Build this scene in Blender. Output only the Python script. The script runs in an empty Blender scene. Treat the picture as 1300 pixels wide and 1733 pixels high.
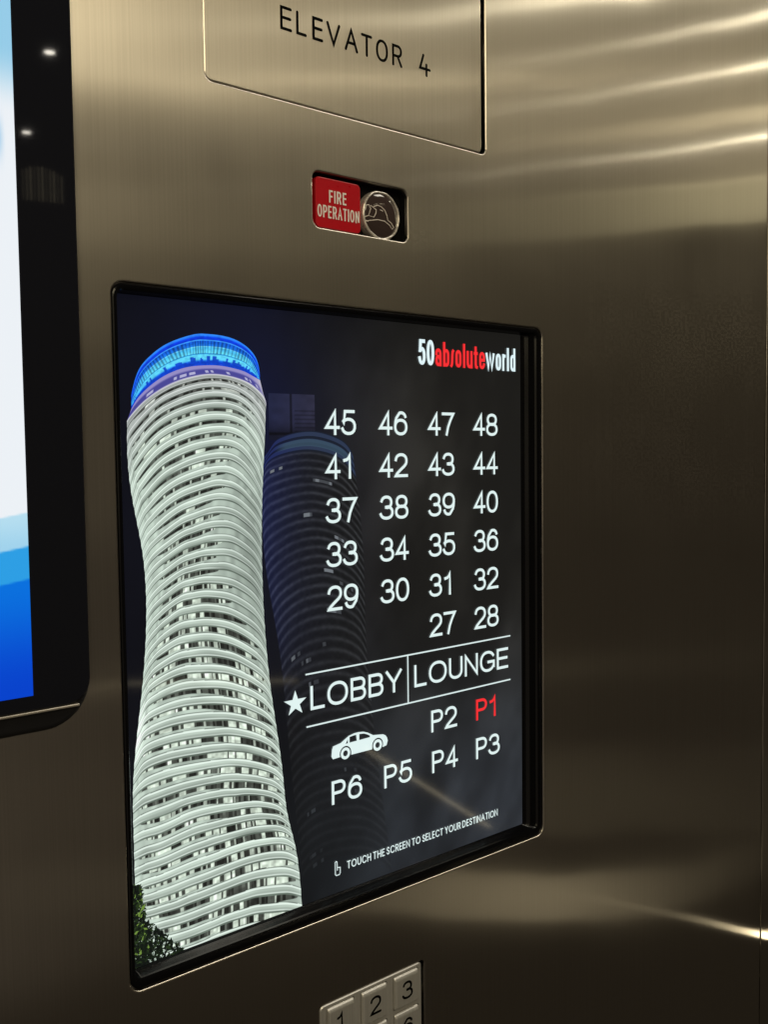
import bpy, bmesh, math, random
import numpy as np
from mathutils import Matrix, Vector

random.seed(7)
scene = bpy.context.scene
col = scene.collection

# ------------------------------------------------------------------ camera
cam_data = bpy.data.cameras.new("camera")
cam_data.sensor_fit = 'HORIZONTAL'
cam_data.sensor_width = 36.0
cam_data.lens = 1650.0 / 1300.0 * 36.0
cam_data.clip_start = 0.01
cam_data.clip_end = 100.0
cam = bpy.data.objects.new("camera", cam_data)
col.objects.link(cam)
cam.matrix_world = Matrix((
    (0.766224, 0.046192, -0.640911, -0.222747),
    (-0.642457, 0.036061, -0.765473, -0.485892),
    (-0.012247, 0.998281, 0.057307, 1.506620),
    (0, 0, 0, 1)))
scene.camera = cam

# ------------------------------------------------------------------ world
world = bpy.data.worlds.new("World")
scene.world = world
world.use_nodes = True
world.node_tree.nodes["Background"].inputs[0].default_value = (1.0, 0.80, 0.55, 1)
world.node_tree.nodes["Background"].inputs[1].default_value = 0.024

# ------------------------------------------------------------------ view
scene.view_settings.view_transform = 'Standard'
scene.view_settings.look = 'None'
scene.view_settings.exposure = 0.0
scene.view_settings.gamma = 1.0
scene.view_settings.use_curve_mapping = False

# ------------------------------------------------------------------ lamps
WARM = (1.0, 0.86, 0.57)


def lamp(name, loc, target, size, radiance, color=WARM, size_y=None, disk=False, spread=180):
    """area lamp aimed at a point; its power follows from the radiance wanted"""
    d = bpy.data.lights.new(name, 'AREA')
    d.shape = 'DISK' if disk else 'RECTANGLE'
    d.size = size
    d.size_y = size_y or size
    area = math.pi * size * size / 4 if disk else size * d.size_y
    d.energy = radiance * area * math.pi
    d.color = color
    d.spread = math.radians(spread)
    o = bpy.data.objects.new(name, d)
    col.objects.link(o)
    o.location = loc
    z = (Vector(loc) - Vector(target)).normalized()
    o.rotation_euler = z.to_track_quat('Z', 'Y').to_euler()
    return o


def strip(name, a, b, width, radiance, color=WARM, target=(0.2, 0, 1.5)):
    """a thin straight lamp from a to b, facing the target"""
    a, b = Vector(a), Vector(b)
    mid = (a + b) / 2
    x = (b - a).normalized()
    z = (mid - Vector(target))
    z = (z - x * z.dot(x)).normalized()
    y = z.cross(x)
    o = lamp(name, mid, mid + Vector((0, 1, 0)), (b - a).length, radiance, color, size_y=width)
    m = Matrix((x, y, z)).transposed().to_4x4()
    m.translation = mid
    o.matrix_world = m
    return o


# ceiling light behind and above the viewer, then added lamps out of view
lamp("ceiling_panel_lamp", (-0.35, -1.15, 2.30), (0.1, 0, 1.7), 0.8, 6.6, size_y=0.30)
lamp("cab_fill_lamp", (-0.70, -1.25, 2.00), (0.1, 0, 1.6), 0.7, 1.3, size_y=0.55)  # added fill standing in for the lit opposite wall
lamp("cab_fill_lamp", (-0.75, -1.30, 1.75), (0.1, 0, 1.6), 0.7, 0.42, size_y=0.80)
lamp("cab_fill_lamp", (-0.60, -1.25, 1.10), (0.1, 0, 1.4), 0.9, 0.24, (1.0, 0.85, 0.66), size_y=1.10)  # added low fill that lifts the dark left and bottom of the wall
lamp("steel_band_lamp", (-0.30, -1.20, 1.93), (0.1, 0, 1.6), 0.5, 1.1, size_y=0.10)  # added for a faint band across the upper steel
lamp("edge_highlight_lamp", (0.85, -0.52, 2.62), (0.25, 0, 1.3), 0.40, 8.5, (1.0, 0.92, 0.76), size_y=0.50)  # added above the panel for highlights on up-facing edges and keys
# unseen lamps high at the far end, placed for the streaks in the steel
for nm, p, w, r in (("steel_streak_lamp", (1.00, -0.34, 2.165), 0.018, 44.0),
                    ("steel_streak_lamp", (1.05, -0.06, 2.075), 0.010, 62.0),
                    ("steel_streak_lamp", (1.05, -0.06, 2.012), 0.007, 84.0),
                    ("steel_streak_lamp", (1.05, -0.06, 1.921), 0.0045, 115.0)):
    lamp(nm, p, (0.5, 0, 1.75), 0.06, r * 1.1, (1.0, 0.92, 0.70), size_y=w)
lamp("streak_fill_lamp", (1.0, -0.25, 2.02), (0.4, 0, 1.7), 0.10, 1.1, size_y=0.30)  # added fill that brightens the steel between the streaks
lamp("steel_streak_lamp", (1.20, -0.30, 2.02), (0.4, 0, 1.7), 0.05, 10.0, size_y=0.02)  # extra lamp added for one more faint streak
lamp("streak_fill_lamp", (1.0, -0.25, 1.845), (0.4, 0, 1.7), 0.10, 2.0, (1.0, 0.90, 0.56), size_y=0.06)
# recessed downlights
lamp("downlight", (0.538, -1.435, 2.30), (0.538, -1.435, 0), 0.020, 30.0, (1, 0.93, 0.8), disk=True)
lamp("downlight", (0.671, -1.928, 2.30), (0.671, -1.928, 0), 0.020, 30.0, (1, 0.93, 0.8), disk=True)
for i in range(6):
    t = i / 5
    lamp("ceiling_led_lamp", (0.93 + 0.31 * t, -1.31 + 0.26 * t, 2.30), (0.3, 0, 1.6), 0.014, 26.0, disk=True)
for i in range(11):  # added strips in place of the air grille, for its reflection
    t = i / 10
    a = Vector((0.540 + 0.084 * t, -1.606, 2.054 + 0.004 * t))
    strip("grille_reflection_lamp", a, a + Vector((0, 0, 0.072 * (0.7 + 0.3 * math.sin(2.2 * t + 0.6)))), 0.0020, 0.45 + 0.4 * (i % 3))
# added lamps in place of the handrail, for its glints in the panel
strip("handrail_glint_lamp", (0.42, -0.89, 1.163), (0.74, -0.89, 1.117), 0.005, 2.0)
strip("handrail_glint_lamp", (0.89, -0.89, 0.966), (1.22, -0.89, 0.732), 0.0035, 6.0)
lamp("handrail_streak_lamp", (0.695, -0.016, 1.012), (0.4, 0, 1.2), 0.02, 11.0, size_y=0.006)  # added for the sharp streak low on the steel
lamp("handrail_glow_lamp", (0.60, -0.30, 0.985), (0.3, 0, 1.2), 0.06, 1.6, size_y=0.050)  # added for the soft glow beside that streak

# ================================================================== helpers
def srgb(r, g=None, b=None):
    if g is None:
        r, g, b = r
    f = lambda c: (c / 255 / 12.92) if c / 255 <= 0.04045 else ((c / 255 + 0.055) / 1.055) ** 2.4
    return (f(r), f(g), f(b))


def srgb_np(c):
    c = np.clip(np.asarray(c, float), 0, 255) / 255
    return np.where(c <= 0.04045, c / 12.92, ((c + 0.055) / 1.055) ** 2.4)


def new_mat(name):
    m = bpy.data.materials.new(name)
    m.use_nodes = True
    nt = m.node_tree
    return m, nt, nt.nodes["Principled BSDF"]


def plain(name, color, rough=0.5, metal=0.0, spec=0.5, coat=0.0, noise=0.0, nscale=300):
    m, nt, p = new_mat(name)
    p.inputs["Base Color"].default_value = (*color, 1)
    p.inputs["Roughness"].default_value = rough
    p.inputs["Metallic"].default_value = metal
    p.inputs["Specular IOR Level"].default_value = spec
    p.inputs["Coat Weight"].default_value = coat
    if noise:
        tc = nt.nodes.new("ShaderNodeTexCoord")
        n = nt.nodes.new("ShaderNodeTexNoise")
        n.inputs["Scale"].default_value = nscale
        n.inputs["Detail"].default_value = 4
        mr = nt.nodes.new("ShaderNodeMapRange")
        mr.inputs["To Min"].default_value = max(0.01, rough - noise)
        mr.inputs["To Max"].default_value = rough + noise
        nt.links.new(tc.outputs["Object"], n.inputs["Vector"])
        nt.links.new(n.outputs["Fac"], mr.inputs["Value"])
        nt.links.new(mr.outputs["Result"], p.inputs["Roughness"])
    return m


def glow(name, color, strength=1.0, rough=0.06):
    """a lit patch of a display behind its glass"""
    m, nt, p = new_mat(name)
    p.inputs["Base Color"].default_value = (0.004, 0.004, 0.005, 1)
    p.inputs["Roughness"].default_value = rough
    p.inputs["Emission Color"].default_value = (*color, 1)
    p.inputs["Emission Strength"].default_value = strength
    return m


def glow_attr(name, strength=1.0, rough=0.06):
    m, nt, p = new_mat(name)
    p.inputs["Base Color"].default_value = (0.004, 0.004, 0.005, 1)
    p.inputs["Roughness"].default_value = rough
    a = nt.nodes.new("ShaderNodeAttribute")
    a.attribute_name = "picture"
    nt.links.new(a.outputs["Color"], p.inputs["Emission Color"])
    p.inputs["Emission Strength"].default_value = strength
    return m


def brushed(name, base, rough, aniso, tangent=(1, 0, 0), grain=(1100, 1100, 5), bump=0.006, smudge=0.008, var=0.03, wave=0.0014, fine=0.45):
    """stainless steel brushed along the vertical"""
    m, nt, p = new_mat(name)
    N, L = nt.nodes, nt.links
    p.inputs["Metallic"].default_value = 1.0
    p.inputs["Anisotropic"].default_value = aniso
    cv = N.new("ShaderNodeCombineXYZ")
    for i in range(3):
        cv.inputs[i].default_value = tangent[i]
    L.new(cv.outputs[0], p.inputs["Tangent"])
    tc = N.new("ShaderNodeTexCoord")
    mp = N.new("ShaderNodeMapping")
    mp.inputs["Scale"].default_value = grain
    L.new(tc.outputs["Object"], mp.inputs["Vector"])
    n1 = N.new("ShaderNodeTexNoise")
    n1.inputs["Scale"].default_value = 1.0
    n1.inputs["Detail"].default_value = 3
    L.new(mp.outputs[0], n1.inputs["Vector"])
    n2 = N.new("ShaderNodeTexNoise")
    n2.inputs["Scale"].default_value = 9.0
    n2.inputs["Detail"].default_value = 6
    n2.inputs["Roughness"].default_value = 0.65
    L.new(tc.outputs["Object"], n2.inputs["Vector"])
    mr = N.new("ShaderNodeMapRange")
    mr.inputs["From Min"].default_value = 0.3
    mr.inputs["From Max"].default_value = 0.7
    mr.inputs["To Min"].default_value = rough - smudge
    mr.inputs["To Max"].default_value = rough + smudge
    L.new(n2.outputs["Fac"], mr.inputs["Value"])
    ad = N.new("ShaderNodeMath")
    ad.operation = 'MULTIPLY_ADD'
    ad.inputs[1].default_value = var
    ad.inputs[2].default_value = -var / 2
    L.new(n1.outputs["Fac"], ad.inputs[0])
    sm = N.new("ShaderNodeMath")
    sm.operation = 'ADD'
    L.new(mr.outputs["Result"], sm.inputs[0])
    L.new(ad.outputs[0], sm.inputs[1])
    L.new(sm.outputs[0], p.inputs["Roughness"])
    mc = N.new("ShaderNodeMix")
    mc.data_type = 'RGBA'
    mc.inputs["A"].default_value = (*[c * 0.86 for c in base], 1)
    mc.inputs["B"].default_value = (*[min(1, c * 1.10) for c in base], 1)
    L.new(n1.outputs["Fac"], mc.inputs["Factor"])
    L.new(mc.outputs["Result"], p.inputs["Base Color"])
    bp = N.new("ShaderNodeBump")
    bp.inputs["Strength"].default_value = bump
    bp.inputs["Distance"].default_value = 0.0006
    L.new(n1.outputs["Fac"], bp.inputs["Height"])
    n3 = N.new("ShaderNodeTexNoise")
    n3.inputs["Scale"].default_value = 6.0
    n3.inputs["Detail"].default_value = 1
    L.new(tc.outputs["Object"], n3.inputs["Vector"])
    bw = N.new("ShaderNodeBump")
    bw.inputs["Strength"].default_value = 1.0
    bw.inputs["Distance"].default_value = wave
    L.new(n3.outputs["Fac"], bw.inputs["Height"])
    L.new(bw.outputs[0], bp.inputs["Normal"])
    L.new(bp.outputs[0], p.inputs["Normal"])
    if fine:  # the polished bottoms of the brush lines add a tighter, longer highlight
        g = N.new("ShaderNodeBsdfAnisotropic")
        g.distribution = 'GGX'
        g.inputs["Roughness"].default_value = 0.215
        g.inputs["Anisotropy"].default_value = -0.80
        L.new(cv.outputs[0], g.inputs["Tangent"])
        L.new(bp.outputs[0], g.inputs["Normal"])
        L.new(mc.outputs["Result"], g.inputs["Color"])
        mx = N.new("ShaderNodeMixShader")
        mx.inputs[0].default_value = fine
        L.new(p.outputs[0], mx.inputs[1])
        L.new(g.outputs[0], mx.inputs[2])
        L.new(mx.outputs[0], N["Material Output"].inputs["Surface"])
    return m


STEEL = brushed("brushed_steel", (0.60, 0.56, 0.50), 0.31, 0.97, smudge=0.03)
STEEL_PLATE = brushed("brushed_steel_plate", (0.60, 0.56, 0.50), 0.30, 0.96, bump=0.0, smudge=0.01, var=0.004, wave=0.0008)
KEY_STEEL = brushed("key_steel", (0.84, 0.83, 0.80), 0.42, 0.0, bump=0.0, var=0.06, wave=0.0, fine=0.0)
KEY_STEEL.node_tree.nodes["Principled BSDF"].inputs["Metallic"].default_value = 0.72
BLACK_GAP = plain("black_gap", (0.006, 0.006, 0.006), 0.8, spec=0.1)
BLACK_GLOSS = plain("black_gloss_plastic", (0.004, 0.004, 0.005), 0.14, spec=0.22, noise=0.05, nscale=60)
BLACK_GLASS = plain("black_glass", (0.010, 0.011, 0.017), 0.03)
BLACK_SATIN = plain("black_satin_plastic", (0.010, 0.010, 0.012), 0.35, noise=0.08)
ENGRAVE = plain("engraved_black_paint", (0.003, 0.003, 0.003), 0.8, spec=0.04)
RED_PLASTIC = plain("red_plastic", (0.56, 0.005, 0.014), 0.30, noise=0.06)
CREAM_PRINT = plain("cream_print", (0.96, 0.92, 0.88), 0.4)
LENS_DARK = plain("smoked_lens", (0.055, 0.038, 0.036), 0.09, coat=0.5, noise=0.05, nscale=120)
LENS_RIM = plain("clear_acrylic_rim", (0.85, 0.80, 0.74), 0.30, metal=0.55, noise=0.2, nscale=350)
LINE_PRINT = plain("pale_line_print", (0.88, 0.80, 0.74), 0.4)
WHITE_GLOW = glow("white_display_glow", srgb(226, 244, 242))
WHITE_LOGO = glow("white_logo_glow", srgb(225, 246, 250))
RED_GLOW = glow("red_display_glow", srgb(252, 48, 52))
PICTURE = glow_attr("display_picture")
BRIGHT_PICTURE = glow_attr("bright_display_picture")


def link_mesh(name, verts, faces, mat, parent=None, smooth=False, colors=None):
    me = bpy.data.meshes.new(name)
    me.from_pydata([tuple(v) for v in verts], [], faces)
    me.materials.append(mat)
    if smooth:
        me.polygons.foreach_set("use_smooth", [True] * len(me.polygons))
    if colors is not None:
        at = me.color_attributes.new("picture", 'FLOAT_COLOR', 'POINT')
        c = np.ones((len(verts), 4))
        c[:, :3] = colors
        at.data.foreach_set("color", c.ravel())
    me.update()
    o = bpy.data.objects.new(name, me)
    col.objects.link(o)
    if parent:
        o.parent = parent
    return o


def grid_mesh(name, pos, rgb, mat, parent=None, keep=None):
    """pos: rows x cols x 3 ; rgb: rows x cols x 3 in display values"""
    r, c = pos.shape[:2]
    idx = np.arange(r * c).reshape(r, c)
    q = np.stack([idx[1:, :-1], idx[1:, 1:], idx[:-1, 1:], idx[:-1, :-1]], -1).reshape(-1, 4)
    if keep is not None:
        k = keep.reshape(-1)
        q = q[k[q].any(1)]
    me = bpy.data.meshes.new(name)
    me.vertices.add(r * c)
    me.vertices.foreach_set("co", pos.reshape(-1))
    me.loops.add(len(q) * 4)
    me.loops.foreach_set("vertex_index", q.reshape(-1))
    me.polygons.add(len(q))
    me.polygons.foreach_set("loop_start", np.arange(len(q)) * 4)
    me.polygons.foreach_set("loop_total", np.full(len(q), 4))
    me.materials.append(mat)
    at = me.color_attributes.new("picture", 'FLOAT_COLOR', 'POINT')
    cc = np.ones((r * c, 4))
    cc[:, :3] = srgb_np(rgb).reshape(-1, 3)
    at.data.foreach_set("color", cc.ravel())
    me.update(calc_edges=True)
    me.validate()
    o = bpy.data.objects.new(name, me)
    col.objects.link(o)
    if parent:
        o.parent = parent
    return o


def thing(name, label, cat, loc):
    o = bpy.data.objects.new(name, None)
    o.empty_display_size = 0.02
    col.objects.link(o)
    o.location = loc
    o["label"] = label
    o["category"] = cat
    return o


def attach(o, parent):
    """parent without moving the mesh that was written in world coordinates"""
    o.parent = parent
    pm = parent
    loc = Vector((0, 0, 0))
    while pm is not None:
        loc += pm.location
        pm = pm.parent
    o.location = -loc if o.type != 'EMPTY' else o.location - loc
    return o


def rrect(x0, x1, z0, z1, r, n=8):
    """rounded rectangle, counter-clockwise seen from the front (looking along +y)"""
    pts = []
    for cx, cz, a0 in ((x1 - r, z0 + r, -90), (x1 - r, z1 - r, 0), (x0 + r, z1 - r, 90), (x0 + r, z0 + r, 180)):
        for i in range(n + 1):
            a = math.radians(a0 + 90 * i / n)
            pts.append((cx + r * math.cos(a), cz + r * math.sin(a)))
    return pts


def loft(name, loops, mat, parent=None, cap_first=False, cap_last=False, smooth=False):
    """loops: lists of (x, y, z), equal length; skins between neighbours. cap_last faces the viewer."""
    n = len(loops[0])
    verts = [v for lp in loops for v in lp]
    faces = []
    for k in range(len(loops) - 1):
        for i in range(n):
            j = (i + 1) % n
            faces.append((k * n + i, k * n + j, (k + 1) * n + j, (k + 1) * n + i))
    if cap_first:
        faces.append(tuple(reversed(range(n))))
    if cap_last:
        faces.append(tuple((len(loops) - 1) * n + i for i in range(n)))
    o = link_mesh(name, verts, faces, mat, None, smooth)
    if parent:
        attach(o, parent)
    return o


def lift(loop2, y):
    return [(x, y, z) for x, z in loop2]


def slab(name, x0, x1, z0, z1, r, y_front, y_back, mat, parent, bevel=0.0006, n=6, steps=3):
    """rounded plate with softened front edges"""
    loops = [lift(rrect(x0, x1, z0, z1, r, n), y_back)]
    for i in range(steps + 1):
        a = math.pi / 2 * i / steps
        ins = bevel * (1 - math.cos(a))
        yy = y_front + bevel * (1 - math.sin(a))
        loops.append(lift(rrect(x0 + ins, x1 - ins, z0 + ins, z1 - ins, max(r - ins, 0.0001), n), yy))
    return loft(name, loops, mat, parent, cap_first=True, cap_last=True)


# ------------------------------------------------------------------ stroke lettering
def arc(cx, cy, rx, ry, a0, a1, n=14, sq=0.90):
    """arc of a slightly squared ellipse"""
    f = lambda v: math.copysign(abs(v) ** sq, v)
    return [(cx + rx * f(math.cos(math.radians(a0 + (a1 - a0) * i / n))),
             cy + ry * f(math.sin(math.radians(a0 + (a1 - a0) * i / n)))) for i in range(n + 1)]


def round_arc(cx, cy, rx, ry, a0, a1, n=14):
    return [(cx + rx * math.cos(math.radians(a0 + (a1 - a0) * i / n)),
             cy + ry * math.sin(math.radians(a0 + (a1 - a0) * i / n))) for i in range(n + 1)]


def ring(cx, cy, rx, ry, n=28):
    return ['closed'] + arc(cx, cy, rx, ry, 90, 90 - 360 * (n - 1) / n, n - 1)


SIX = [ring(.5, .325, .5, .325), arc(.54, .70, .40, .30, 22, 110) + [(.10, .74), (.03, .58), (0, .40), (0, .32)]]
GLYPH = {
    '0': [ring(.5, .5, .5, .5)],
    '1': [[(.12, .77), (.36, .80), (.52, .88), (.62, 1), (.62, 0)]],
    '2': [arc(.5, .71, .48, .29, 172, -30) + [(.78, .45), (.40, .26), (.12, .10), (.02, 0), (1, 0)]],
    '3': [arc(.48, .745, .43, .255, 165, -75) + [(.36, .515)] + arc(.48, .27, .52, .27, 78, -165)],
    '4': [[(1, .27), (.02, .27), (.72, .98), (.72, 0)]],
    '5': [[(.90, 1), (.20, 1), (.10, .50)] + arc(.48, .325, .52, .325, 140, -162)],
    '6': SIX,
    '7': [[(0, 1), (1, 1), (.72, .68), (.50, .36), (.36, 0)]],
    '8': [ring(.5, .755, .43, .245), ring(.5, .265, .5, .265)],
    '9': [[(s if isinstance(s, str) else (1 - s[0], 1 - s[1])) for s in st] for st in SIX],
    'A': [[(0, 0), (.5, 1), (1, 0)], [(.19, .36), (.81, .36)]],
    'B': [[(0, .52), (.60, .52)] + arc(.60, .76, .36, .24, -90, 90) + [(0, 1), (0, 0)] + [(.62, 0)] + arc(.62, .26, .38, .26, -90, 90) + [(.5, .52)]],
    'C': [arc(.54, .5, .54, .5, 38, 322, 24)],
    'D': [['closed', (0, 0), (0, 1), (.42, 1)] + arc(.42, .5, .58, .5, 80, -80, 18) + [(.42, 0)]],
    'E': [[(1, 1), (0, 1), (0, 0), (1, 0)], [(0, .52), (.93, .52)]],
    'F': [[(1, 1), (0, 1), (0, 0)], [(0, .50), (.88, .50)]],
    'G': [arc(.52, .5, .52, .5, 35, 330, 24) + [(1, .22), (1, .46), (.58, .46)]],
    'H': [[(0, 0), (0, 1)], [(1, 0), (1, 1)], [(0, .52), (1, .52)]],
    'I': [[(.5, 0), (.5, 1)]],
    'L': [[(0, 1), (0, 0), (1, 0)]],
    'N': [[(0, 0), (0, 1), (1, 0), (1, 1)]],
    'O': [ring(.5, .5, .5, .5)],
    'P': [[(0, 0), (0, 1), (.55, 1)] + arc(.55, .735, .45, .265, 85, -85) + [(0, .47)]],
    'R': [[(0, 0), (0, 1), (.55, 1)] + arc(.55, .74, .43, .26, 85, -85) + [(0, .48)], [(.55, .48), (1, 0)]],
    'S': [arc(.5, .75, .45, .25, 20, 200) + [(.10, .62), (.5, .51), (.90, .38)] + arc(.5, .26, .50, .26, 20, -160)],
    'T': [[(0, 1), (1, 1)], [(.5, 1), (.5, 0)]],
    'U': [[(0, 1), (0, .36)] + arc(.5, .36, .5, .36, 185, 355) + [(1, .36), (1, 1)]],
    'V': [[(0, 1), (.5, 0), (1, 1)]],
    'Y': [[(0, 1), (.5, .44), (1, 1)], [(.5, .44), (.5, 0)]],
    # condensed lower case of the logo; x-height is .68
    'a': [[(.05, .50)] + arc(.5, .50, .45, .18, 175, 5, 8) + [(.95, .40), (.95, 0)], ['closed'] + arc(.50, .19, .45, .19, 80, 370, 14)],
    'b': [[(.05, 1), (.05, 0)], ['closed'] + arc(.5, .20, .45, .20, 180, 360, 8) + arc(.5, .48, .45, .20, 0, 180, 8)],
    's': [[(-.30, 0), (.05, .04), (.30, .18), (.52, .50), (.75, .64), (1.1, .68)]],
    'o': [['closed'] + arc(.5, .20, .45, .20, 180, 360, 8) + arc(.5, .48, .45, .20, 0, 180, 8)],
    'l': [[(.5, 0), (.5, 1)]],
    'u': [[(.05, .68), (.05, .2)] + arc(.5, .2, .45, .2, 185, 355, 8) + [(.95, .2)], [(.95, .68), (.95, 0)]],
    't': [[(.4, .92), (.4, .15), (.55, .02), (.95, 0)], [(0, .66), (.9, .66)]],
    'e': [[(.05, .36), (.95, .36), (.95, .48)] + arc(.5, .48, .45, .20, 5, 180, 9) + arc(.5, .20, .45, .20, 180, 345, 9)],
    'w': [[(0, .68), (.25, 0), (.5, .66), (.75, 0), (1, .68)]],
    'r': [[(.1, 0), (.1, .68)], [(.1, .45), (.3, .60), (.6, .66), (1, .66)]],
    'd': [[(.95, 1), (.95, 0)], ['closed'] + arc(.5, .20, .45, .20, 180, 360, 8) + arc(.5, .48, .45, .20, 0, 180, 8)],
}


def stroke_poly(pts, hw, closed=False, cap='square'):
    """left and right borders of a polyline of half-width hw"""
    P = [np.array(p, float) for p in pts]
    Q = [P[0]]
    for p in P[1:]:
        if np.linalg.norm(p - Q[-1]) > 1e-7:
            Q.append(p)
    P = Q
    n = len(P)
    if not closed:
        d0 = (P[0] - P[1]) / np.linalg.norm(P[0] - P[1])
        d1 = (P[-1] - P[-2]) / np.linalg.norm(P[-1] - P[-2])
        if cap == 'square':
            P[0] = P[0] + d0 * hw
            P[-1] = P[-1] + d1 * hw
    left, right = [], []
    for i in range(n):
        if closed:
            a, b = P[i] - P[i - 1], P[(i + 1) % n] - P[i]
        else:
            a = P[i] - P[i - 1] if i > 0 else P[1] - P[0]
            b = P[i + 1] - P[i] if i < n - 1 else P[-1] - P[-2]
        a = a / np.linalg.norm(a)
        b = b / np.linalg.norm(b)
        na, nb = np.array((-a[1], a[0])), np.array((-b[1], b[0]))
        m = na + nb
        L = np.linalg.norm(m)
        if L < 0.35:
            left.append(P[i] + na * hw); right.append(P[i] - na * hw)
            left.append(P[i] + nb * hw); right.append(P[i] - nb * hw)
            continue
        m = m / L
        k = hw / max(m.dot(na), 0.42)
        left.append(P[i] + m * k)
        right.append(P[i] - m * k)
    return left, right


def lettering(name, strokes, hw, y, mat, parent, cap='square'):
    """strokes: list of (points, closed) in panel coordinates (x, z); flat print facing the viewer"""
    verts, faces = [], []
    for si, (pts, closed) in enumerate(strokes):
        yy = y - 0.00003 * (si % 7)
        left, right = stroke_poly(pts, hw, closed, 'butt' if cap == 'round' else cap)
        b = len(verts)
        n = len(left)
        for i in range(n if closed else n - 1):
            j = (i + 1) % n
            y2 = yy - 0.000004 * (i % 5)
            b = len(verts)
            verts += [(q[0], y2, q[1]) for q in (left[i], right[i], right[j], left[j])]
            faces.append((b, b + 1, b + 2, b + 3))
        if cap == 'round' and not closed:
            for p in (pts[0], pts[-1]):
                b = len(verts)
                m = 12
                for k in range(m):
                    verts.append((p[0] + hw * math.cos(2 * math.pi * k / m), yy - 0.000006, p[1] + hw * math.sin(2 * math.pi * k / m)))
                faces.append(tuple(b + k for k in range(m)))
    o = link_mesh(name, verts, faces, mat)
    attach(o, parent)
    return o


def glyph_strokes(ch, x, z, w, h, hw):
    out = []
    for st in GLYPH[ch]:
        closed = st[0] == 'closed'
        pts = st[1:] if closed else st
        out.append(([(x + hw + px * (w - 2 * hw), z + hw + pz * (h - 2 * hw)) for px, pz in pts], closed))
    return out


def word_strokes(text, x0, x1, z, h, hw, widths, gap, space=0.5):
    """lay the letters out between x0 and x1; widths and gap are relative"""
    tot = 0
    for i, ch in enumerate(text):
        tot += space if ch == ' ' else widths.get(ch, 1.0)
        if i < len(text) - 1 and ch != ' ' and text[i + 1] != ' ':
            tot += gap
    k = (x1 - x0) / tot
    x = x0
    out = []
    for i, ch in enumerate(text):
        if ch == ' ':
            x += space * k
            continue
        w = widths.get(ch, 1.0) * k
        if ch == 'I':
            out += [([(x + w / 2, z + hw), (x + w / 2, z + h - hw)], False)]
        else:
            out += glyph_strokes(ch, x, z, w, h, hw)
        x += w + (gap * k if i < len(text) - 1 and text[i + 1] != ' ' else 0)
    return out


# ================================================================== the steel panel (setting)
MM = 0.001
OPEN = {  # x0, x1, z0, z1, corner radius of every cut-out
    'door': (0.0583, 0.2812, 1.7160, 1.9900, 0.005),
    'fire': (0.1310, 0.2075, 1.6460, 1.6795, 0.005),
    'screen': (0.0, 0.340, 1.2155, 1.600, 0.007),
    'keypad': (0.1262, 0.2155, 1.0460, 1.1600, 0.003),
}


def make_wall():
    bm = bmesh.new()

    def ringe(pts, y):
        vs = [bm.verts.new((x, y, z)) for x, z in pts]
        es = [bm.edges.new((vs[i], vs[(i + 1) % len(vs)])) for i in range(len(vs))]
        return vs, es
    X0, X1, Z0, Z1 = -0.62, 0.6635, 0.55, 2.25
    outer = [(X0, Z0), (X1, Z0), (X1, Z1), (X0, Z1)]
    vo, eo = ringe(outer, 0.0)
    edges = list(eo)
    rims = []
    for x0, x1, z0, z1, r in OPEN.values():
        b = 0.0010
        v, e = ringe(rrect(x0 - b, x1 + b, z0 - b, z1 + b, r + b), 0.0)
        edges += e
        rims.append((v, (x0, x1, z0, z1, r)))
    bmesh.ops.triangle_fill(bm, use_beauty=True, use_dissolve=False, edges=edges, normal=(0, -1, 0))
    for f in bm.faces:
        f.normal_update()
        if f.normal.y > 0:
            f.normal_flip()
    for v, (x0, x1, z0, z1, r) in rims:
        prev = v
        for q in range(1, 8):
            a = math.pi / 2 * min(q, 6) / 6
            b = 0.0010 * (1 - math.sin(a))
            y = 0.0010 * (1 - math.cos(a)) if q < 7 else 0.0030
            cur = [bm.verts.new((x, y, z)) for x, z in rrect(x0 - b, x1 + b, z0 - b, z1 + b, r + b)]
            n = len(cur)
            for i in range(n):
                j = (i + 1) % n
                bm.faces.new((prev[i], prev[j], cur[j], cur[i]))
            prev = cur
    back = [bm.verts.new((x, 0.003, z)) for x, z in outer]
    for i in range(4):
        j = (i + 1) % 4
        bm.faces.new((vo[j], vo[i], back[i], back[j]))
    me = bpy.data.meshes.new("wall")
    bm.to_mesh(me)
    bm.free()
    me.materials.append(STEEL)
    o = bpy.data.objects.new("wall", me)
    col.objects.link(o)
    o["kind"] = "structure"
    o["label"] = "brushed stainless steel elevator wall panel with cut-outs"
    return o


wall = make_wall()
ret = slab("wall_return", 0.6680, 0.720, 0.55, 2.25, 0.0008, 0.0010, 0.004, STEEL, None, 0.0008)
ret["kind"] = "structure"
ret["label"] = "narrow steel return strip beyond the panel seam"
seam = slab("wall_seam", 0.655, 0.680, 0.55, 2.25, 0.0005, 0.0046, 0.006, BLACK_GAP, None, 0.0003)
seam["kind"] = "structure"
seam["label"] = "black gap behind the steel panel seam"


def pocket(name, key, depth, parent, y0=0.0031):
    """black box behind a cut-out"""
    x0, x1, z0, z1, r = OPEN[key]
    e = 0.0015
    loops = [lift(rrect(x0 - e, x1 + e, z0 - e, z1 + e, r), y0 + depth + 0.001),
             lift(rrect(x0 - e, x1 + e, z0 - e, z1 + e, r), y0),
             lift(rrect(x0, x1, z0, z1, r), y0),
             lift(rrect(x0, x1, z0, z1, r), y0 + depth)]
    return loft(name, loops, BLACK_GAP, parent, cap_first=True, cap_last=True)


# ================================================================== floor-selection touch display
disp = thing("touch_display", "black framed touch screen with glowing floor numbers and twisting tower picture", "touch screen", (0.17, 0.0, 1.2155))


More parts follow.
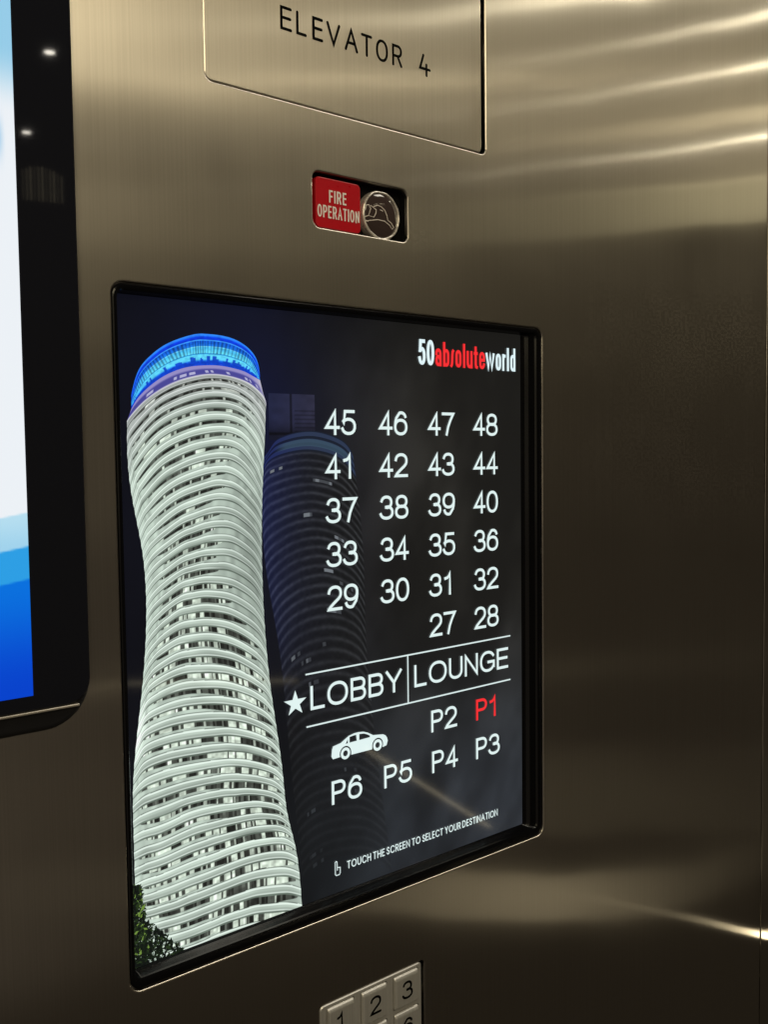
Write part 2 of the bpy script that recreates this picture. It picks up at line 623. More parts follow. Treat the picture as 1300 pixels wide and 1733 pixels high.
def frame_loops():
    x0, x1, z0, z1, r = OPEN['screen']
    L = []
    o = 0.0004  # clear of the cut-out's edge

    def rr(l, rt, b, t, rad, y):
        L.append(lift(rrect(x0 + l, x1 - rt, z0 + b, z1 - t, rad, 8), y))
    rr(o, o, o, o, r, 0.0095)
    rr(o, o, o, o, r, 0.0014)
    rr(o + .0003, o + .0003, o + .0004, o + .0003, r, 0.0007)
    rr(o + .0009, o + .0009, o + .0012, o + .0009, r, 0.0003)
    rr(.0024, .0028, .0042, .0026, .0050, 0.0003)
    rr(.0031, .0038, .0056, .0034, .0045, 0.0006)
    rr(.0035, .0050, .0064, .0040, .0040, 0.0012)
    rr(.0038, .0062, .0068, .0042, .0035, 0.0022)
    rr(.0040, .0105, .0078, .0045, .0030, 0.0044)
    rr(.0042, .0128, .0086, .0047, .0022, 0.0062)
    rr(.0046, .0150, .0094, .0050, .0012, 0.0076)
    rr(.0050, .0156, .0097, .0052, .0010, 0.0088)
    return L


loft("bezel", frame_loops(), BLACK_GLOSS, disp, smooth=False)
YS = 0.0080  # plane of the lit picture

rng = np.random.default_rng(3)


def value_noise(u, v, su, sv, seed):
    r = np.random.default_rng(seed)
    g = r.random((64, 64))
    x, y = u * su, v * sv
    xi, yi = np.floor(x).astype(int), np.floor(y).astype(int)
    fx, fy = x - xi, y - yi
    fx, fy = fx * fx * (3 - 2 * fx), fy * fy * (3 - 2 * fy)
    G = lambda a, b: g[a % 64, b % 64]
    return (G(xi, yi) * (1 - fx) + G(xi + 1, yi) * fx) * (1 - fy) + (G(xi, yi + 1) * (1 - fx) + G(xi + 1, yi + 1) * fx) * fy


def fbm(u, v, s, seed, aspect=1.0):
    t = 0
    for k in range(4):
        t = t + value_noise(u, v, s * 2 ** k, s * aspect * 2 ** k, seed + k) * 0.5 ** (k + 1)
    return t / 0.9375


def smooth(a, b, x):
    t = np.clip((x - a) / (b - a), 0, 1)
    return t * t * (3 - 2 * t)


def lerp(a, b, t):
    return np.asarray(a, float) + (np.asarray(b, float) - np.asarray(a, float)) * t[..., None]


# night sky behind the towers, with the cloudy reflection on the glass painted in
gx = np.linspace(0.0045, 0.3258, 160)
gz = np.linspace(1.5962, 1.2230, 190)
U, V = np.meshgrid((gx - gx[0]) / (gx[-1] - gx[0]), np.linspace(0, 1, len(gz)))
sky_sheen = lerp((18, 20, 32), (41, 40, 37), smooth(0.15, 0.75, U))
sky_sheen = lerp(sky_sheen, lerp((26, 29, 32), (51, 55, 61), smooth(0.2, 0.9, U)), smooth(0.45, 0.95, V))
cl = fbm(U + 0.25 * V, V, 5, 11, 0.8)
sky_sheen = sky_sheen * (0.72 + 0.62 * smooth(0.3, 0.75, cl) * (0.35 + 0.65 * smooth(0.3, 0.6, U)))[..., None]
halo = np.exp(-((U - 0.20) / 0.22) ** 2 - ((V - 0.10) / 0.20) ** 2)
sky_sheen = sky_sheen + halo[..., None] * np.array((1, 2, 10))
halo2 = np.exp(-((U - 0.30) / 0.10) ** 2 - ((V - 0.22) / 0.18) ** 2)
sky_sheen = sky_sheen + halo2[..., None] * np.array((2, 4, 20))
sky_sheen = sky_sheen * 0.88
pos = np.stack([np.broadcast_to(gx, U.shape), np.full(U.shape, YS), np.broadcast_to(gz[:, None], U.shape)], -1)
panel = attach(grid_mesh("screen_panel", pos, sky_sheen, PICTURE), disp)


def spline(xs, ys, x):
    """natural cubic spline through (xs, ys); ys may have trailing dimensions"""
    xs = np.asarray(xs, float)
    ys = np.asarray(ys, float)
    n = len(xs)
    h = np.diff(xs)
    A = np.eye(n)
    B = np.zeros_like(ys)
    for i in range(1, n - 1):
        A[i, i - 1:i + 2] = h[i - 1], 2 * (h[i - 1] + h[i]), h[i]
        B[i] = 6 * ((ys[i + 1] - ys[i]) / h[i] - (ys[i] - ys[i - 1]) / h[i - 1])
    M = np.linalg.solve(A, B.reshape(n, -1)).reshape(ys.shape)
    k = np.clip(np.searchsorted(xs, x) - 1, 0, n - 2)
    sh = (-1,) + (1,) * (ys.ndim - 1)
    a = ((xs[k + 1] - x) / h[k]).reshape(sh)
    b = ((x - xs[k]) / h[k]).reshape(sh)
    hh = (h[k] ** 2 / 6).reshape(sh)
    return a * ys[k] + b * ys[k + 1] + ((a ** 3 - a) * M[k] + (b ** 3 - b) * M[k + 1]) * hh


# the picture: storey lines of the two towers, in millimetres on the panel
CROWN_TOP = [(13.4, 1539.8), (13.9, 1543.2), (17.6, 1553.9), (24.4, 1562.2), (35.7, 1570.2), (51.0, 1576.0), (60.5, 1577.2), (74.9, 1576.3), (87.3, 1571.4), (93.9, 1563.9), (95.6, 1556.0), (95.5, 1553.8)]
CROWN_BOTTOM = [(13.2, 1533.6), (16.4, 1538.6), (21.7, 1544.1), (31.4, 1551.2), (42.8, 1556.4), (52.1, 1558.6), (60.0, 1559.4), (70.4, 1559.5), (82.8, 1557.6), (88.6, 1555.6), (93.6, 1553.4), (95.8, 1552.4)]
FLOOR_ARCS = [
    (0, [(10.6, 1527.2), (12.6, 1529.9), (20.0, 1537.4), (31.2, 1545.1), (42.7, 1550.3), (53.6, 1553.3), (63.1, 1554.6), (74.4, 1554.0), (86.0, 1551.3), (93.5, 1547.2), (98.6, 1542.3), (99.6, 1538.0)]),
    (1.7, [(10.2, 1512.6), (12.0, 1517.3), (16.0, 1522.6), (27.2, 1533.5), (40.1, 1540.6), (53.3, 1544.8), (66.1, 1546.3), (79.1, 1544.6), (89.1, 1539.1), (95.7, 1532.0), (98.6, 1526.2), (98.6, 1523.3)]),
    (10.7, [(17.5, 1455.4), (21.5, 1461.7), (26.3, 1465.9), (32.9, 1470.5), (41.8, 1475.4), (50.1, 1478.0), (58.9, 1480.3), (66.7, 1481.0), (74.6, 1479.7), (81.7, 1475.9), (89.7, 1468.5), (94.9, 1459.4)]),
    (21, [(15.4, 1381.9), (18.3, 1386.4), (21.6, 1389.9), (26.8, 1393.1), (37.1, 1397.0), (46.5, 1397.7), (56.8, 1397.0), (66.9, 1394.6), (76.0, 1390.8), (85.7, 1384.8), (93.9, 1377.9), (98.8, 1369.9)]),
    (28, [(8.1, 1323.9), (11.7, 1327.4), (16.8, 1330.5), (28.0, 1332.1), (39.5, 1332.3), (52.4, 1331.6), (64.1, 1330.2), (72.9, 1328.7), (83.1, 1325.8), (93.0, 1321.8), (101.1, 1316.8), (107.0, 1310.3)]),
    (30.7, [(7.8, 1301.7), (12.8, 1303.4), (19.2, 1304.1), (29.1, 1305.0), (40.3, 1306.7), (51.8, 1307.0), (62.3, 1306.2), (72.3, 1304.9), (81.7, 1303.4), (92.1, 1300.5), (101.9, 1296.0), (109.2, 1289.0)]),
    (34.7, [(7.8, 1266.0), (13.5, 1266.9), (19.6, 1267.1), (29.9, 1267.5), (41.2, 1268.4), (52.7, 1268.9), (63.8, 1269.6), (74.7, 1270.2), (85.9, 1270.0), (97.8, 1268.6), (108.6, 1265.3), (116.1, 1259.5)]),
    (38.2, [(7.7, 1236.4), (14.4, 1236.2), (23.5, 1235.2), (32.7, 1234.2), (42.2, 1233.8), (51.8, 1234.2), (62.9, 1234.8), (76.0, 1234.7), (86.4, 1233.9), (97.0, 1231.7), (107.9, 1228.7), (119.4, 1223.6)]),
    (41.8, [(6.7, 1203.0), (13.5, 1202.4), (22.5, 1201.1), (31.8, 1199.7), (41.2, 1199.0), (50.9, 1198.9), (62.1, 1199.2), (75.1, 1198.5), (85.5, 1197.3), (96.2, 1194.7), (107.0, 1191.2), (120.4, 1184.9)]),
]
DIM_ARCS = [
    (-3, [(96.8, 1506.4), (101.1, 1510.6), (105.5, 1516.2), (112.0, 1519.5), (120.7, 1521.7), (131.9, 1522.8), (143.2, 1521.4), (154.8, 1517.8), (161.8, 1512.9), (165.6, 1506.8)]),
    (0, [(96.2, 1497.6), (99.7, 1502.8), (105.3, 1506.3), (113.9, 1508.7), (122.7, 1510.1), (131.6, 1510.4), (143.0, 1508.8), (154.6, 1505.0), (162.5, 1498.9), (168.2, 1491.5)]),
    (9, [(96.3, 1447.9), (99.8, 1453.0), (106.3, 1457.2), (115.1, 1461.0), (123.9, 1463.0), (133.8, 1463.6), (144.8, 1461.5), (156.0, 1456.7), (166.5, 1448.4), (173.7, 1439.0)]),
    (18.5, [(105.7, 1389.2), (109.3, 1394.2), (114.6, 1398.6), (122.7, 1402.4), (131.7, 1404.3), (141.9, 1404.6), (152.2, 1402.6), (161.7, 1398.4), (169.4, 1392.1), (174.7, 1382.8)]),
    (27, [(111.4, 1329.4), (115.9, 1334.1), (122.2, 1337.7), (130.4, 1339.9), (139.7, 1340.5), (149.1, 1339.9), (158.7, 1338.1), (166.9, 1334.3), (174.3, 1328.6), (181.2, 1320.9)]),
    (41, [(121.4, 1232.9), (126.1, 1237.2), (133.0, 1240.1), (141.5, 1241.5), (151.1, 1241.1), (160.8, 1239.6), (171.7, 1236.5), (181.8, 1231.2), (189.5, 1224.5), (196.2, 1215.9)]),
]



def arcs_grid(arcs, rows, cols):
    us = np.linspace(0, 1, cols)
    dense = [spline(np.linspace(0, 1, len(a)), np.array(a), us) for _, a in arcs]
    return spline([n for n, _ in arcs], np.array(dense), rows), us


def hash01(a, b, seed=0):
    x = np.sin(a * 127.1 + b * 311.7 + seed * 74.7) * 43758.5453
    return x - np.floor(x)


def to_panel(g, y):
    return np.stack([g[..., 0] * MM, np.full(g.shape[:2], y), g[..., 1] * MM], -1)


# --- bright tower
rows = np.linspace(0.0, 40.6, 1010)
G, us = arcs_grid(FLOOR_ARCS, rows, 210)
NN, UU = np.meshgrid(rows, us, indexing='ij')
NN = NN + 0.08 * (value_noise(UU, NN, 5, 0.45, 17) - 0.5) + 0.04 * (value_noise(UU, NN, 14, 1.0, 18) - 0.5)
NN = np.maximum(NN, 0.0)
floor_i = np.floor(NN)
ph = NN - floor_i
# slabs stand out at the two sides
side = np.clip((np.abs(UU - 0.5) - 0.42) / 0.08, 0, 1)
G[..., 0] += np.sign(UU - 0.5) * side * (0.10 * np.cos(2 * np.pi * (ph - 0.12)))
tt = np.clip(NN / 38.0, 0, 1)
wl = np.interp(NN, [0, 6, 12, 18, 22, 30, 41], [.10, .14, .18, .22, .20, .10, .02])
wr = np.interp(NN, [0, 6, 12, 16, 19, 24, 30, 41], [.80, .62, .62, .72, .84, .93, .965, .985])
wl = wl + 0.08 * (hash01(floor_i, 1.0) - 0.5)
wr = wr + 0.10 * (hash01(floor_i, 2.0) - 0.5) * (NN < 24)
lens = np.clip((UU - wl) / 0.16, 0, 1) * np.clip((wr - UU) / 0.13, 0, 1)
lens = np.sqrt(np.clip(lens, 0, 1))
gap0 = 0.56
gap1 = gap0 + (0.985 - gap0) * lens * np.interp(NN, [0, 10, 20, 30, 41], [.58, .58, .85, 1, 1])
# railings of light glass cover the left half of the gaps lower down
rail = smooth(0.62, 0.42, UU) * np.interp(NN, [0, 18, 24, 41], [0, 0, .42, .45]) * (0.75 + 0.5 * hash01(floor_i, 5.))
gap1 = gap1 - (gap1 - gap0) * np.clip(rail, 0, .6)
rgb = np.zeros(NN.shape + (3,))
lite = np.array((240, 254, 244.))
face = np.array((188, 204, 191.))
soff = np.array((102, 115, 104.))
nz = value_noise(UU * 9, NN * 2.0, 1, 1, 21)
b_face = lerp(face * 1.08, face * 0.84, smooth(0.12, 0.40, ph)) * ((0.90 + 0.16 * nz) * (0.93 + 0.14 * hash01(floor_i, 7.)))[..., None]
rgb[:] = b_face
rim = np.exp(-((ph - 0.075) / 0.050) ** 2)
rgb = rgb + (lite - rgb) * rim[..., None]
lnz = value_noise(UU, floor_i, 4, 1.7, 23)
line = smooth(0.12, 0.45, lnz) * np.exp(-((ph - 0.415) / 0.036) ** 2)
rgb = rgb + (lite * 0.97 - rgb) * (0.9 * line)[..., None]
below = smooth(0.45, 0.47, ph)
rgb = lerp(rgb, soff * (0.9 + 0.25 * nz)[..., None], below)
# dark glazing with lit curtains and people's rooms
wu = UU * 74 + hash01(floor_i, 9.) * 3
cell = np.floor(wu + 0.35 * np.sin(wu * 1.7))
room = np.floor(UU * 17 + hash01(floor_i, 4.) * 9)
lit_room = hash01(room, floor_i, 3) > np.interp(tt, [0, .45, .6, 1], [.80, .80, .48, .52])
h1 = hash01(cell, floor_i, 1)
glass_v = np.where(lit_room, np.where(h1 > 0.30, 205 + 45 * hash01(cell, floor_i, 2), 60 + 70 * h1), np.where(h1 > 0.86, 190, 30 + 95 * h1 ** 1.6))
glass_v = glass_v * (0.80 + 0.35 * value_noise(UU * 60, NN * 6, 1, 1, 31))
glass = glass_v[..., None] * np.array((0.93, 1.0, 0.93)) + np.array((4, 3, 2))
inwin = smooth(gap0 - 0.015, gap0 + 0.02, ph) * (1 - smooth(gap1 - 0.02, gap1 + 0.02, ph))
rgb = lerp(rgb, glass, inwin * (lens > 0.05))
# balustrade below the glazing
bal = smooth(gap1 - 0.02, gap1 + 0.03, ph) * below
bal_c = lerp(face * 1.02, face * 0.90, UU) * (0.90 + 0.2 * value_noise(UU * 30, floor_i, 1, 1, 41))[..., None]
rgb = lerp(rgb, bal_c, bal * smooth(0.47, 0.52, ph))
shad = (np.exp(-((ph - 0.985) / 0.028) ** 2) * (0.22 + 0.3 * smooth(8, 20, NN)) + np.exp(-((ph - 0.155) / 0.03) ** 2) * 0.12)
rgb = rgb * (1 - shad)[..., None]
# the lit flanks
fl = np.exp(-(UU / 0.05) ** 2) * np.interp(NN, [0, 4, 12, 22, 30, 41], [.2, .5, .8, .8, .5, .2]) + 0.45 * np.exp(-((1 - UU) / 0.04) ** 2) * (NN > 3)
rgb = rgb + (np.array((226, 244, 232)) - rgb) * np.clip(fl, 0, 1)[..., None] * (0.55 + 0.45 * rim + 0.3 * line)[..., None].clip(0, 1)
shade_r = 1 - 0.16 * smooth(0.55, 0.95, UU) * smooth(2, 12, NN) * smooth(24, 14, NN)
rgb = rgb * shade_r[..., None]
topgrey = smooth(5, 0, NN)
rgb = lerp(rgb, rgb * np.array((0.93, 0.89, 0.93)), topgrey)
spot = np.exp(-((UU - 0.06) / 0.10) ** 2 - ((NN - 24.6) / 1.6) ** 2)
rgb = rgb + spot[..., None] * np.array((60, 60, 60))
tower = attach(grid_mesh("tower_picture", to_panel(G, YS - 0.00010), rgb, PICTURE,
                         keep=(G[..., 1] > 1219.0)), panel)
tower["label"] = "pale green lit twisting tower with stacked balconies shown on the screen"

# --- its blue crown and the violet storey under it
rr_ = np.linspace(0, 1, 90)
CG, us = arcs_grid([(0, CROWN_TOP), (1, CROWN_BOTTOM)], rr_, 240)
RR, UC = np.meshgrid(rr_, us, indexing='ij')
stops = [0, .05, .10, .17, .20, .23, .38, .40, .43, .60, .63, .66, .80, .86, .93, 1.0]
cols_ = np.array([(50, 130, 245), (40, 130, 250), (12, 62, 215), (10, 50, 200), (70, 170, 250), (16, 84, 205), (30, 120, 225), (120, 220, 250),
                  (66, 180, 236), (98, 212, 245), (30, 120, 190), (92, 205, 238), (88, 200, 238), (20, 90, 215), (10, 50, 190), (60, 110, 225)], float)
cc = np.stack([np.interp(RR, stops, cols_[:, k]) for k in range(3)], -1)
tick = (np.sin(UC * 2 * np.pi * 62) > 0.25) & (RR > 0.22) & (RR < 0.62)
cc = cc * np.where(tick, 0.72, 1.05)[..., None]
jag = (RR > 0.70) & (hash01(np.floor(UC * 90), 1., 6) * 0.28 + 0.68 < RR)
cc = lerp(cc, np.broadcast_to((14, 66, 200), cc.shape), jag * 0.9)
edge = np.clip((np.abs(UC - 0.5) - 0.26) / 0.24, 0, 1)
cc = lerp(cc, cc * np.array((.55, .78, 1.02)), edge)
cc = cc * (0.9 + 0.2 * value_noise(UC * 80, RR * 20, 1, 1, 51))[..., None]
crown = attach(grid_mesh("crown_picture", to_panel(CG, YS - 0.00016), cc, PICTURE), panel)
crown["label"] = "glowing blue crown of the tower shown on the screen"
VG, us = arcs_grid([(0, CROWN_BOTTOM), (1, FLOOR_ARCS[0][1])], np.linspace(-0.02, 1.05, 40), 200)
RV, UV_ = np.meshgrid(np.linspace(0, 1, 40), us, indexing='ij')
vc = lerp((150, 142, 196), (74, 72, 150), smooth(0.25, 0.5, RV))
vc = lerp(vc, np.broadcast_to((190, 186, 205), vc.shape), smooth(0.86, 0.97, RV))
vc = lerp(vc, np.broadcast_to((186, 182, 200), vc.shape), smooth(0.80, 0.97, UV_))
sp = (hash01(np.floor(UV_ * 60), 3.) > 0.82) & (RV > 0.55) & (RV < 0.78)
vc = lerp(vc, np.broadcast_to((205, 205, 230), vc.shape), sp * 0.8)
vio = attach(grid_mesh("violet_storey_picture", to_panel(VG, YS - 0.00013), vc, PICTURE), panel)

# --- the unlit tower behind
rowsd = np.linspace(-3, 40, 620)
D, us = arcs_grid(DIM_ARCS, rowsd, 110)
ND, UD = np.meshgrid(rowsd, us, indexing='ij')
pd_ = ND - np.floor(ND)
fade = np.interp(ND, [-3, 16, 24, 30, 41], [1, 1, .65, .38, .15])
vd = 24 + 40 * np.exp(-((pd_ - 0.3) / 0.20) ** 2) * (0.6 + 0.5 * value_noise(UD * 8, ND, 1, 1, 61)) * (0.55 + 0.5 * np.abs(UD - .4))
vd = vd * (0.9 + 0.25 * value_noise(UD * 40, ND * 4, 1, 1, 63))
dc = vd[..., None] * np.array((.97, 1.0, 1.04))
blue = np.exp(-(UD / 0.42) ** 2) * np.interp(ND, [-3, 6, 18, 26], [1, .9, .5, 0])
dc = dc + blue[..., None] * np.array((1, 6, 42))
cr = smooth(0.4, -0.3, ND)
crc = lerp((44, 58, 128), (62, 78, 112), smooth(0.1, 0.6, UD)) * (0.65 + 0.5 * (np.abs((ND + 3) % 1 - .5) < .3))[..., None]
crc = lerp(crc, np.broadcast_to((92, 128, 158), crc.shape), ((ND > -1.7) & (ND < -0.7)) * smooth(.2, .35, UD) * smooth(.95, .8, UD) * .8)
dc = lerp(dc, crc * 0.62, cr)
wd = hash01(np.floor(UD * 42), np.floor(ND), 8)
blk = hash01(np.floor(UD * 7), np.floor(ND), 15)
lit = (wd > 0.45) & (blk > 0.93) & (pd_ > 0.55) & (pd_ < 0.92) & (ND > 1)
dc = lerp(dc, np.broadcast_to((112, 118, 124), dc.shape), lit * (0.5 + 0.5 * (wd > .7)))
bgU = np.clip((D[..., 0] * MM - gx[0]) / (gx[-1] - gx[0]), 0, 1)
bgV = np.clip((gz[0] - D[..., 1] * MM) / (gz[0] - gz[-1]), 0, 1)
bgc = sky_sheen[(bgV * (len(gz) - 1)).astype(int), (bgU * (len(gx) - 1)).astype(int)]
dc = lerp(bgc, dc, fade * smooth(0, .02, UD) * smooth(1, .97, UD))
dim = attach(grid_mesh("dim_tower_picture", to_panel(D, YS - 0.00005), dc, PICTURE, keep=(D[..., 1] > 1219.0)), panel)
dim["label"] = "dark unlit twisting tower shown behind the bright one on the screen"

# --- pale block standing behind the dark tower
bx = np.linspace(101.5, 135.6, 40)
bz = np.linspace(1545, 1517, 34)
BX, BZ = np.meshgrid(bx, bz)
bu, bv = (BX - bx[0]) / (bx[-1] - bx[0]), (bz[0] - BZ) / (bz[0] - bz[-1])
bc = lerp((34, 38, 66), (46, 46, 66), bu) * (0.9 + 0.15 * value_noise(bu * 8, bv * 8, 1, 1, 71))[..., None]
bc = bc * (1 - 0.45 * ((np.abs(bu - .47) < .02) | (np.abs(bv - .86) < .02)))[..., None]
bc = bc * (1 - 0.28 * ((bu > .55) & (bv > .35) & (bv < .85) & (np.abs((bv * 11) % 1 - .5) > .2)))[..., None]
bc = bc * (0.45 + 0.55 * np.maximum(smooth(1.0, .55, bv), 0.3))[..., None]
attach(grid_mesh("building_picture", to_panel(np.stack([BX, BZ], -1), YS - 0.00003), bc, PICTURE), panel)

# --- dark leaves at the foot of the tower
lv, lf, lc = [], [], []
rl = random.Random(5)
for i in range(1100):
    t = rl.random()
    if t < 0.55:
        z = 1225 + 46 * rl.random() ** 1.2
        w = 1.0 - (z - 1225) / 50
        x = 6.5 + (3 + 8 * w) * rl.random()
    else:
        z = 1223 + 26 * rl.random() ** 1.6
        w = 1.0 - (z - 1223) / 30
        x = 6.5 + (6 + 26 * w) * rl.random()
    s = rl.uniform(0.8, 2.4)
    a = rl.uniform(0, math.pi)
    pal = rl.choice([(18, 26, 18), (22, 32, 20), (28, 42, 24), (38, 54, 28), (14, 18, 16), (20, 26, 22), (16, 22, 17)])
    r_ = rl.random()
    if z > 1232 and x < 15 and r_ > 0.88:
        pal = (112, 142, 62)
    if r_ < 0.05:
        pal = (170, 190, 165)
        s *= 0.3
    b = len(lv)
    yy = YS - 0.00018 - 0.0000004 * i
    for k, (m, n) in enumerate(((1, 0), (.2, .45), (-1, 0.1), (-.1, -.4))):
        lv.append(((x + s * (m * math.cos(a) - n * math.sin(a))) * MM, yy, (z + s * (m * math.sin(a) + n * math.cos(a))) * MM))
        lc.append(srgb(*pal))
    lf.append((b, b + 1, b + 2, b + 3))
leaves = attach(link_mesh("foliage_picture", lv, lf, PICTURE, colors=np.array(lc)), panel)

# --- the numbers
YT = YS - 0.0007
HN, HWN = 0.0160, 0.00098
COLX = [0.1427, 0.1867, 0.2304, 0.2742]
ROWZ = [1.5202 - 0.02785 * i for i in range(6)]


def number(text, x, z, name="floor_number", mat=WHITE_GLOW, h=HN):
    wd_ = 0.0118 if text[0] != 'P' else 0.0112
    s = glyph_strokes(text[0], x, z, wd_, h, HWN)
    s += glyph_strokes(text[1], x + 0.0131, z, 0.0118 if text[1] != '1' else 0.0105, h, HWN)
    return lettering(name, s, HWN, YT, mat, panel)


for i in range(6):
    for j in range(4):
        n = 45 - 4 * i + j
        if n < 27:
            continue
        number(str(n), COLX[j], ROWZ[i])
for txt, cx, cz, mt in (("P2", 0.2308, 1.3140, WHITE_GLOW), ("P1", 0.2751, 1.3142, RED_GLOW), ("P3", 0.2748, 1.2857, WHITE_GLOW),
                        ("P4", 0.2313, 1.2850, WHITE_GLOW), ("P5", 0.1876, 1.2843, WHITE_GLOW), ("P6", 0.1437, 1.2837, WHITE_GLOW)):
    o = number(txt, cx, cz, "parking_level_number", mt, 0.0153)
    if txt == "P1":
        o["label"] = "red lit parking level number P1"
W_ = {'L': .78, 'O': 1.18, 'B': .90, 'Y': 1.0, 'U': .92, 'N': .92, 'G': 1.06, 'E': .84}
lettering("lobby_lettering", word_strokes("LOBBY", 0.1282, 0.2040, 1.3480, 0.0153, 0.00100, W_, .16), 0.00100, YT, WHITE_GLOW, panel)
lettering("lounge_lettering", word_strokes("LOUNGE", 0.2155, 0.3090, 1.3482, 0.0154, 0.00098, W_, .16), 0.00098, YT, WHITE_GLOW, panel)
for a, b in (((0.1252, 1.3712), (0.3112, 1.3717)), ((0.1253, 1.3380), (0.3111, 1.3388)), ((0.2097, 1.3384), (0.2097, 1.3714))):
    lettering("rule_line", [([a, b], False)], 0.00048, YT, WHITE_GLOW, panel)
st_v = []
for k in range(10):
    a = math.radians(90 + 36 * k)
    r = 0.0088 if k % 2 == 0 else 0.0034
    st_v.append((0.1167 + r * math.cos(a), YT, 1.3544 + 0.93 * r * math.sin(a)))
st_v.append((0.1167, YT, 1.3544))
attach(link_mesh("star_symbol", st_v, [(10, k, (k + 1) % 10) for k in range(10)], WHITE_GLOW), panel)


def flat_with_holes(name, outline, holes, y, mat, parent):
    bm = bmesh.new()
    es = []
    for lp in [outline] + holes:
        vs = [bm.verts.new((x, y, z)) for x, z in lp]
        es += [bm.edges.new((vs[i], vs[(i + 1) % len(vs)])) for i in range(len(vs))]
    bmesh.ops.triangle_fill(bm, use_beauty=True, edges=es, normal=(0, -1, 0))
    for f in bm.faces:
        f.normal_update()
        if f.normal.y > 0:
            f.normal_flip()
    me = bpy.data.meshes.new(name)
    bm.to_mesh(me)
    bm.free()
    me.materials.append(mat)
    o = bpy.data.objects.new(name, me)
    col.objects.link(o)
    attach(o, parent)
    return o


body = [(177.9, 1313.1), (178.0, 1315.4)]
w1, w2, wz = 155.2, 182.2, 1315.2
body = [(159.9, 1313.2)]
body += [(177.4, 1313.2)] + [(w2 + 4.75 * math.cos(math.radians(a)), wz + 4.75 * math.sin(math.radians(a))) for a in range(190, -31, -20)]
body += [(189.9, 1313.4), (191.0, 1316.4), (190.4, 1318.6), (189.1, 1320.3), (187.0, 1321.4), (178.4, 1322.5), (173.8, 1325.1), (170.2, 1326.4), (166.0, 1326.9),
         (162.3, 1326.8), (158.1, 1326.0), (153.9, 1323.9), (151.5, 1322.6), (145.3, 1321.6), (144.4, 1319.6), (143.9, 1315.2), (145.0, 1313.3)]
body += [(w1 + 4.75 * math.cos(math.radians(a)), wz + 4.75 * math.sin(math.radians(a))) for a in range(200, -11, -20)]
mmp = lambda pts: [(x * MM, z * MM) for x, z in pts]
wins = [[(155.4, 1321.3), (157.3, 1321.3), (157.3, 1323.9)],
        [(158.6, 1321.4), (164.7, 1321.5), (164.2, 1325.5), (162.0, 1325.5), (158.7, 1325.1)],
        [(166.7, 1321.5), (175.8, 1321.7), (175.6, 1322.8), (173.0, 1324.2), (170.6, 1325.1), (166.8, 1325.5)]]
car = flat_with_holes("car_symbol", mmp(body), [mmp(w) for w in wins], YT, WHITE_GLOW, panel)
for wx in (w1, w2):
    lettering("wheel_symbol", [(mmp(round_arc(wx, wz - .1, 2.9, 2.9, 90, 90 - 360 * 27 / 28, 27)), True)], 0.00095, YT, WHITE_GLOW, panel)

# --- the logo and the instruction line
LW = {'5': .95, '0': 1.0, 'a': .95, 'b': .95, 's': .50, 'o': .95, 'l': .42, 'u': .95, 't': .62, 'e': .95, 'w': 1.5, 'r': .62, 'd': .95}
lettering("logo_number", word_strokes("50", 0.2222, 0.2368, 1.5680, 0.0172, 0.00125, LW, .14), 0.00125, YT, WHITE_LOGO, panel)
lettering("logo_red_word", word_strokes("absolute", 0.2376, 0.2866, 1.5678, 0.0168, 0.00108, LW, .16), 0.00108, YT, RED_GLOW, panel)
lettering("logo_white_word", word_strokes("world", 0.2872, 0.3186, 1.5676, 0.0168, 0.00108, LW, .16), 0.00108, YT, WHITE_LOGO, panel)
FW = {'I': .16, 'T': .78, 'O': 1.12, 'U': .86, 'C': 1.0, 'H': .86, 'E': .66, 'S': .68, 'R': .74, 'N': .90, 'L': .62, 'Y': .84, 'D': .92, 'A': .96}
lettering("instruction_lettering", word_strokes("TOUCH THE SCREEN TO SELECT YOUR DESTINATION", 0.1552, 0.2970, 1.2387, 0.0051, 0.00036, FW, .18, .50), 0.00036, YT, WHITE_GLOW, panel)
hand = [([(145.6, 1245.6), (145.6, 1237.6), (146.4, 1236.8), (148.8, 1236.8), (149.5, 1237.8), (149.5, 1241.4), (147.2, 1241.8), (147.0, 1245.6), (146.3, 1246.1), (145.6, 1245.6)], False),
        ([(147.2, 1241.8), (147.2, 1240.2)], False)]
lettering("hand_symbol", [(mmp(p), c) for p, c in hand], 0.00030, YT, WHITE_GLOW, panel)

# ================================================================== the large video display beside it
vid = thing("video_display", "large black glass video display with blue wave picture at the panel edge", "display", (-0.25, 0.0, 1.3700))
slab("casing", -0.560, -0.0190, 1.3702, 2.20, 0.024, -0.0045, -0.0002, BLACK_SATIN, vid, 0.0032, n=12, steps=5)
slab("front_glass", -0.557, -0.0203, 1.3825, 2.197, 0.012, -0.0062, -0.0046, BLACK_GLASS, vid, 0.0006, n=6)
slab("edge_highlight_strip", -0.545, -0.0262, 1.3806, 1.3820, 0.0006, -0.0064, -0.0040, plain("edge_highlight_metal", (0.85, 0.80, 0.72), 0.35, metal=0.8), vid, 0.0006, n=4, steps=5)  # bright strip added for the highlight along the glass's lower edge
vx = np.linspace(-0.500, -0.0500, 300)
vz = np.linspace(2.15, 1.3900, 800)
VX, VZ = np.meshgrid(vx, vz)
dx = (VX + 0.05) * 1000
zz = VZ * 1000
vcol = lerp((236, 241, 246), (150, 204, 232), smooth(1672, 1705, zz))
vcol = lerp(vcol, np.broadcast_to((60, 150, 215), vcol.shape), 0.75 * np.exp(-((zz - 1660 + 0.05 * dx) / 9) ** 2) * smooth(-4, -11, dx))
vcol = lerp(vcol, np.broadcast_to((205, 226, 240), vcol.shape), 0.5 * smooth(1725, 1760, zz))
e1 = 1481 + 7 * np.sin(dx / 42)
